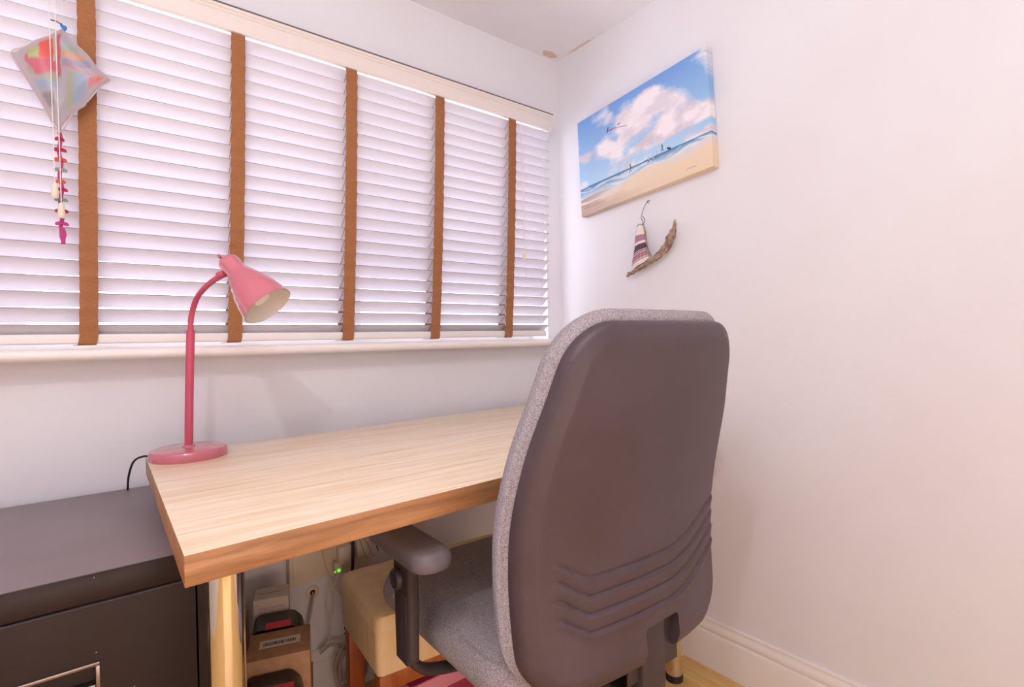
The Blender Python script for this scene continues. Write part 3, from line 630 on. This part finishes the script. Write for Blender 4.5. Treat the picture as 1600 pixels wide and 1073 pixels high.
# seat cushion
def rr(hw, q0, q1, r, n=10):
    P = []
    for cx, cy, a0 in ((hw - r, q1 - r, 0), (-hw + r, q1 - r, 90), (-hw + r, q0 + r, 180), (hw - r, q0 + r, 270)):
        for k in range(n + 1): a = math.radians(a0 + 90 * k / n); P.append((cx + r * math.cos(a), cy + r * math.sin(a)))
    return P
def slab(bm, layers):
    """layers: (hw, q0, q1, r, z or z-function)"""
    rings = []
    for hw, q0, q1, r, z in layers: rings.append([bm.verts.new((x, y, z(x, y) if callable(z) else z)) for x, y in rr(hw, q0, q1, r)])
    for a, b in zip(rings, rings[1:]):
        n = len(a)
        for k in range(n): bm.faces.new((a[k], a[(k + 1) % n], b[(k + 1) % n], b[k]))
    bm.faces.new(rings[0][::-1]); bm.faces.new(rings[-1])
def zf(base):
    return lambda x, y: base + .009 - .16 * max(0, y - .54)**1.3
bm = bmesh.new()
lay = []
q0, q1, hw = .085, .70, .283
for k, (ins, z) in enumerate(((.045, .486), (.014, .492), (.003, .504), (.0, .520), (.002, .540), (.008, .556), (.018, .566), (.034, .573), (.06, .576), (.10, .5755), (.15, .574), (.19, .573))):
    lay.append((hw - ins, q0 + ins, q1 - ins * 1.15, max(.01, .105 - ins * .45), zf(z)))
slab(bm, lay); obj('seat', bm, M['fabric'], ch, smooth=True)
bm = bmesh.new(); P = rr(hw - .0135, q0 + .0135, q1 - .0155, .098); tube(bm, [(x, y, zf(.5635)(x, y)) for x, y in P] + [(P[0][0], P[0][1], zf(.5635)(*P[0]))], .0016, 6); obj('seam', bm, M['fabric'], ch, True)
bm = bmesh.new(); slab(bm, [(.17, .15, .56, .07, .455), (.205, .11, .60, .08, .468), (.232, .10, .635, .09, zf(.489))]); obj('seat_pan', bm, M['black'], ch, 'angle')
# back support bar
mkbox('support_bar', M['black'], ch, -.020, .050, .030, .062, .40, .640, bev=.005)
mkbox('back_plate', M['black'], ch, -.05, .10, .040, .044, .50, .64, bev=.001)
mkbox('support_bar', M['black'], ch, -.020, .050, .040, .32, .425, .457, bev=.006)
mkbox('mechanism', M['black'], ch, -.08, .10, .22, .44, .40, .459, bev=.012)
# armrests
for sg in (-1, 1):
    sx = .338 * sg
    bm = bmesh.new(); lay = []
    for ins, z in ((.012, .731), (.003, .733), (0, .740), (0, .751), (.003, .759), (.0075, .764), (.012, .7665), (.018, .767)):
        lay.append((.041 - ins, .225 + ins, .485 - ins, .036 - ins, z))
    slab(bm, lay); bmesh.ops.translate(bm, verts=bm.verts, vec=(sx, 0, 0)); obj('armrest_pad', bm, M['pad'], ch, 'angle')
    bm = bmesh.new()
    lay = [(.0125, .330, .398, .010, .525), (.0125, .328, .400, .010, .58), (.0125, .326, .402, .010, .71), (.020, .31, .43, .012, .732)]
    slab(bm, lay); bmesh.ops.translate(bm, verts=bm.verts, vec=(sx, 0, 0)); post = obj('armrest_post', bm, M['black'], ch, 'angle')
    bm = bmesh.new(); box(bm, sx - .0142, sx + .0142, .338, .390, .51, .65, bev=.004); obj('armrest_sleeve', bm, M['black'], post, 'angle')
    mklathe('adjust_knob', M['black'], post, [(0, 0), (.021, 0), (.021, .006), (.018, .010), (.014, .0085), (0, .0085)], 28, (-1 * 1, 0, 0) if sg < 0 else (1, 0, 0), (sx + sg * .0135, .372, .675))
    bm = bmesh.new(); tube(bm, catmull([(sx, .357, .55), (sx, .357, .528), (sx - sg * .012, .357, .500), (sx - sg * .04, .357, .478), (sx - sg * .10, .357, .462), (sx - sg * .20, .357, .450)], 6), .019, 12, flat=.55); obj('armrest_bracket', bm, M['black'], ch, 'angle')
# column, star base, castors
mklathe('gas_column', M['blackgloss'], ch, [(0, .10), (.028, .10), (.028, .26), (.024, .262), (.018, .264), (.018, .402), (0, .402)], 24, None, (.01, .33, 0))
mklathe('hub', M['black'], ch, [(0, .075), (.04, .075), (.045, .10), (.036, .135), (.029, .14), (0, .14)], 24, None, (.01, .33, 0))
for k in range(5):
    a = math.radians(72 * k + 100); dx, dy = math.cos(a), math.sin(a)
    bm = bmesh.new(); tube(bm, [(.01 + dx * t, .33 + dy * t, z) for t, z in ((.03, .108), (.15, .098), (.285, .078))], [.024, .02, .015], 10); lg = obj('leg', bm, M['black'], ch, 'angle')
    cx, cy = .01 + dx * .275, .33 + dy * .275
    bm = bmesh.new(); tube(bm, [(cx, cy, .05), (cx, cy, .085)], .006, 8)
    for s_ in (-1, 1):
        lathe(bm, [(0, -.009), (.022, -.009), (.025, -.005), (.025, .005), (.022, .009), (0, .009)], 20, (-dy, dx, 0), (cx - dy * .014 * s_, cy + dx * .014 * s_, .025))
    tube(bm, [(cx - dy * .012, cy + dx * .012, .025), (cx + dy * .012, cy - dx * .012, .025)], .008, 8); tube(bm, [(cx, cy, .03), (cx, cy, .055)], .008, 8)
    obj('castor', bm, M['rubber'], lg, 'angle')

# ------------------------------------------------------------ padded bench under the desk
st = thing('bench', 'low bench with cream satin padded top and orange wood legs under the desk', 'bench', (-.832, -.338, .012), -math.radians(4))
bm = bmesh.new()
def slab4(bm, lay):
    rings = []
    for hw_, hd, r, z in lay: rings.append([bm.verts.new((x, y, z)) for x, y in rr(hw_, -hd, hd, r, 5)])
    for a, b in zip(rings, rings[1:]):
        n = len(a)
        for k in range(n): bm.faces.new((a[k], a[(k + 1) % n], b[(k + 1) % n], b[k]))
    bm.faces.new(rings[0][::-1]); bm.faces.new(rings[-1])
slab4(bm, [(.262, .148, .01, .288), (.272, .156, .014, .292), (.275, .159, .016, .305), (.276, .160, .018, .400), (.279, .163, .018, .408), (.2795, .1635, .018, .414), (.276, .160, .018, .420), (.276, .160, .02, .432), (.272, .157, .02, .442), (.262, .147, .02, .449), (.20, .10, .02, .4545), (.1, .05, .02, .456)])
obj('cushion', bm, M['vinyl'], st, 'angle')
for sx in (-1, 1):
    for sy in (-1, 1):
        mkbox('leg', M['orange'], st, sx * .246 - .022, sx * .246 + .022, sy * .130 - .022, sy * .130 + .022, -.012, .288, bev=.003)
mkbox('apron', M['orange'], st, -.224, .224, -.142, -.124, .24, .288, bev=.002); mkbox('apron', M['orange'], st, -.224, .224, .124, .142, .24, .288, bev=.002)
pb = thing('gift_box', 'magenta card box with pale pink lid on the floor under the bench', 'box', (-.93, -.36, 0))
mkbox('body', M['magenta'], pb, -.09, .17, -.10, .12, 0, .20, bev=.002); mkbox('lid', M['palepink'], pb, -.094, .174, -.105, .125, .190, .232, bev=.003); mkbox('lid_top', M['magenta'], pb, -.092, .172, -.103, .123, .232, .234, bev=.0008)

# ------------------------------------------------------------ carton of cartridges beside the desk leg
RZ = math.radians(-17)
ct = thing('cardboard_carton', 'open brown cardboard carton with inked side standing by the chrome desk leg', 'box', (-1.315, -.30, 0), RZ)
t = .004; X0, X1, Y0, Y1, ZC = -.086, .086, -.215, .215, .375
mkbox('bottom', M['kraft'], ct, X0, X1, Y0, Y1, 0, t)
mkbox('side_panel', M['kraft'], ct, X0, X0 + t, Y0, Y1, t, ZC + .025); mkbox('side_panel', M['kraft'], ct, X1 - t, X1, Y0, Y1, t, .20)
mkbox('side_panel', M['kraft'], ct, X0 + t, X1 - t, Y0, Y0 + t, t, .28); mkbox('side_panel', M['kraft'], ct, X0 + t, X1 - t, Y1 - t, Y1, t, .22)
Rm = Matrix.Rotation(RZ, 4, 'Z')
def inct(x, y, z=0): v = Rm @ Vector((x, y, z)); return (v.x - 1.306, v.y - .30, v.z)
def cartridge(yc, zt, label, strip):
    c = thing('toner_cartridge', label, 'cartridge', inct(-.002, yc, .0045), RZ, 'black cartridges in the carton')
    bm = bmesh.new(); x0, x1, h = -.062, .062, zt - .0045
    P = [(x0, 0), (x1, 0), (x1, h - .045), (x1 - .006, h - .022), (x1 - .022, h - .004), (x1 - .034, h), (x0 + .014, h), (x0 + .004, h - .006), (x0, h - .016)]
    prism(bm, [(x, -.045, z) for x, z in P], (0, .09, 0)); bmesh.ops.bevel(bm, geom=list(bm.edges), offset=.002, segments=2, affect='EDGES'); obj('body', bm, M['blackgloss'], c, 'angle')
    mkbox('red_label', M['red'], c, strip[0], strip[1], -.0462 - 0, -.0448, h - .034, h - .008); mkbox('red_label', M['red'], c, strip[0], strip[1], -.044, -.012, h - .0002, h + .0008)
    return c
cartridge(.060, .420, 'black cartridge with red label, behind the small barcoded carton', (-.030, .030))
cartridge(-.162, .385, 'black cartridge with red label, in front of the small barcoded carton', (-.010, .044))
kb = thing('small_carton', 'small brown carton with a white barcode label lying between the black cartridges', 'box', inct(.006, -.052, .0045), RZ)
mkbox('body', M['kraft'], kb, -.070, .070, -.062, .062, 0, .412, bev=.0015)
lb = mkbox('barcode_label', M['paper'], kb, -.045, .047, -.014, .020, .4119, .4127)
bm = bmesh.new(); x = -.037; random.seed(3)
while x < .036:
    wd = random.choice((.0008, .0012, .002)); box(bm, x, x + wd, -.006 - random.choice((0, 0, .002)), .008, .4126, .4130); x += wd + random.choice((.001, .0016))
obj('barcode', bm, M['ink'], lb)
wb = thing('white_box', 'small off-white card box with a flap slot standing behind the cartridges', 'box', inct(-.024, .142, .0045), RZ)
mkbox('body', M['card'], wb, -.044, .044, -.030, .045, 0, .452, bev=.002); mkbox('flap_slot', M['ink'], wb, -.035, .022, .006, .0072, .4519, .4524)
bm = bmesh.new(); random.seed(5)
for r_ in range(2):
    x = -.03
    while x < .035: wd = random.uniform(.002, .006); box(bm, x, x + wd, -.0306, -.0299, .425 - r_ * .008, .4285 - r_ * .008); x += wd + .0018
obj('small_print', bm, M['greycable'], wb)
bm = bmesh.new()      # inked marks on carton side
for (a, b) in (((.0, .30), (.0, .325)), ((.012, .302), (.022, .318)), ((.022, .318), (.022, .300)), ((.034, .30), (.034, .312)), ((.034, .312), (.044, .308)), ((.052, .296), (.052, .324)), ((.07, .30), (.07, .306))):
    tube(bm, [(X1 * 0 + X0 - .0002, -.20 + a[0], a[1]), (X0 - .0002, -.20 + b[0], b[1])], .0012, 5)
    tube(bm, [(-.07 + a[0], Y0 - .0002, a[1] - .04), (-.07 + b[0], Y0 - .0002, b[1] - .04)], .0012, 5)
obj('ink_marks', bm, M['ink'], ct)['kind'] = 'stuff'

# ------------------------------------------------------------ sockets and cables on the wall below the window
tb = thing('socket_box', 'cream surface-mounted socket box on the wall under the desk', 'socket', (-1.08, 0, .40))
mkbox('housing', M['socket'], tb, -.128, .135, -.034, -.0, .0, .130, bev=.003)
mkbox('faceplate', M['socket'], tb, -.118, .002, -.038, -.033, .022, .120, bev=.002); mkbox('faceplate', M['socket'], tb, .008, .128, -.038, -.033, .022, .120, bev=.002)
mkbox('faceplate', M['socket'], thing('wall_socket', 'second cream double socket on the wall, right of the socket box', 'socket', (-.80, 0, .45)), -.073, .073, -.012, 0, 0, .086, bev=.003)
for x, z, lab in ((-1.045, .470, 'cream plug adaptor with green light in the socket box'), (-.985, .478, 'cream plug in the right end of the socket box')):
    pl = thing('plug', lab, 'plug', (x, -.038, z)); mkbox('body', M['socket'], pl, -.022, .022, -.034, 0, -.030, .028, bev=.006)
    if x < -1.0: mkbox('pin_cover', M['socket'], pl, -.034, -.012, -.030, -.004, -.05, -.02, bev=.004); mklathe('indicator', M['led'], pl, [(0, 0), (.0045, 0), (.004, .003), (0, .004)], 14, (-.3, -1, 0), (-.022, -.030, -.044)); mklathe('indicator', M['led'], pl, [(0, 0), (.003, 0), (.002, .002), (0, .002)], 14, (-.3, -1, 0), (-.032, -.027, -.046))
gm = thing('cable_grommet', 'round cream cable outlet in the wall below the socket box', 'outlet', (-1.131, 0, .352))
mklathe('ring', M['socket'], gm, [(.008, 0), (.022, 0), (.022, .002), (.019, .004), (.009, .005), (.008, .001)], 28, (0, -1, 0)); mklathe('hole', M['ink'], gm, [(0, .001), (.0085, .001), (.0085, .0012), (0, .0012)], 20, (0, -1, 0))
def cable(label, m, pts, rad, name='cable'):
    o0 = Vector(pts[-1]); t = thing(name, label, 'cable', o0); mktube('lead', m, t, [Vector(p) - o0 for p in pts], rad, 8); return t
cable('grey cable coming out of the round wall outlet', M['greycable'], [(-1.131, -.003, .352), (-1.136, -.020, .34), (-1.150, -.026, .28), (-1.165, -.026, .21), (-1.17, -.03, .172)], .0036)
c = cable('thick black cable hanging from the desk edge beside the bench', M['rubber'], [(-1.02, -.075, .56), (-1.022, -.075, .50), (-1.026, -.08, .44), (-1.034, -.085, .38), (-1.024, -.083, .33), (-1.004, -.07, .28), (-1.0, -.05, .22), (-1.02, -.05, .16)], .0052)
mktube('cable_tie', M['rubber'], c, [(.000, 0, .10), (-.022, -.005, .09), (-.028, -.006, .066), (-.006, -.004, .07), (-.03, -.004, .05), (.008, -.002, .07)], .0022, 6)
cable('ivory cable crossing down from the socket box to the right', M['ivory'], [(-1.115, -.044, .54), (-1.106, -.046, .47), (-1.092, -.046, .41), (-1.07, -.05, .36), (-1.03, -.05, .31), (-1.005, -.045, .26)], .0026)
cable('thin ivory cable with a green-lit end', M['ivory'], [(-1.07, -.072, .424), (-1.084, -.06, .36), (-1.078, -.045, .31), (-1.088, -.045, .26), (-1.10, -.045, .20), (-1.125, -.04, .172)], .0018)
cable('thin ivory cable hanging straight down left of the green light', M['ivory'], [(-1.083, -.05, .40), (-1.10, -.045, .33), (-1.096, -.045, .27), (-1.09, -.045, .22), (-1.088, -.03, .18)], .0018)
for pts, lab in (([(-1.02, -.07, .555), (-1.00, -.075, .51), (-.985, -.08, .46), (-.975, -.08, .445)], 'thin brown lead curving right from the black cable'), ([(-1.018, -.07, .553), (-.985, -.085, .505), (-.965, -.09, .46), (-.955, -.09, .448)], 'second brown lead curving right of the black cable'), ([(-.965, -.045, .52), (-.945, -.06, .49), (-.935, -.065, .46), (-.932, -.065, .452)], 'short dark lead nearest the chair arm')):
    cable(lab, M['rubber'] if 'dark' in lab else M['greycable'], pts, .0018)
lp_ = []
for k in range(36): a = k / 35 * 2 * math.pi * 2.2; lp_.append((-1.035 + .050 * math.cos(a) + .006 * math.sin(a * .5), -.075 - .012 * math.sin(a * .7), .115 + .070 * math.sin(a)))
cable('coil of thick grey cable hanging at the foot of the wall', M['greycable'], [(-1.12, -.03, .165), (-1.08, -.05, .185)] + lp_ + [(-1.09, -.09, .03), (-1.12, -.13, .006)], .0048, 'cable_coil')
ad_ = thing('power_adaptor', 'black power adaptor block on the floor by the wall', 'adaptor', (-1.17, -.052, 0)); mkbox('body', M['black'], ad_, -.035, .035, -.025, .025, 0, .04, bev=.006)
mktube('lead', M['rubber'], ad_, [(.0, 0, .038), (.005, .005, .07), (-.01, .012, .10), (-.02, .015, .13)], .0025, 6)
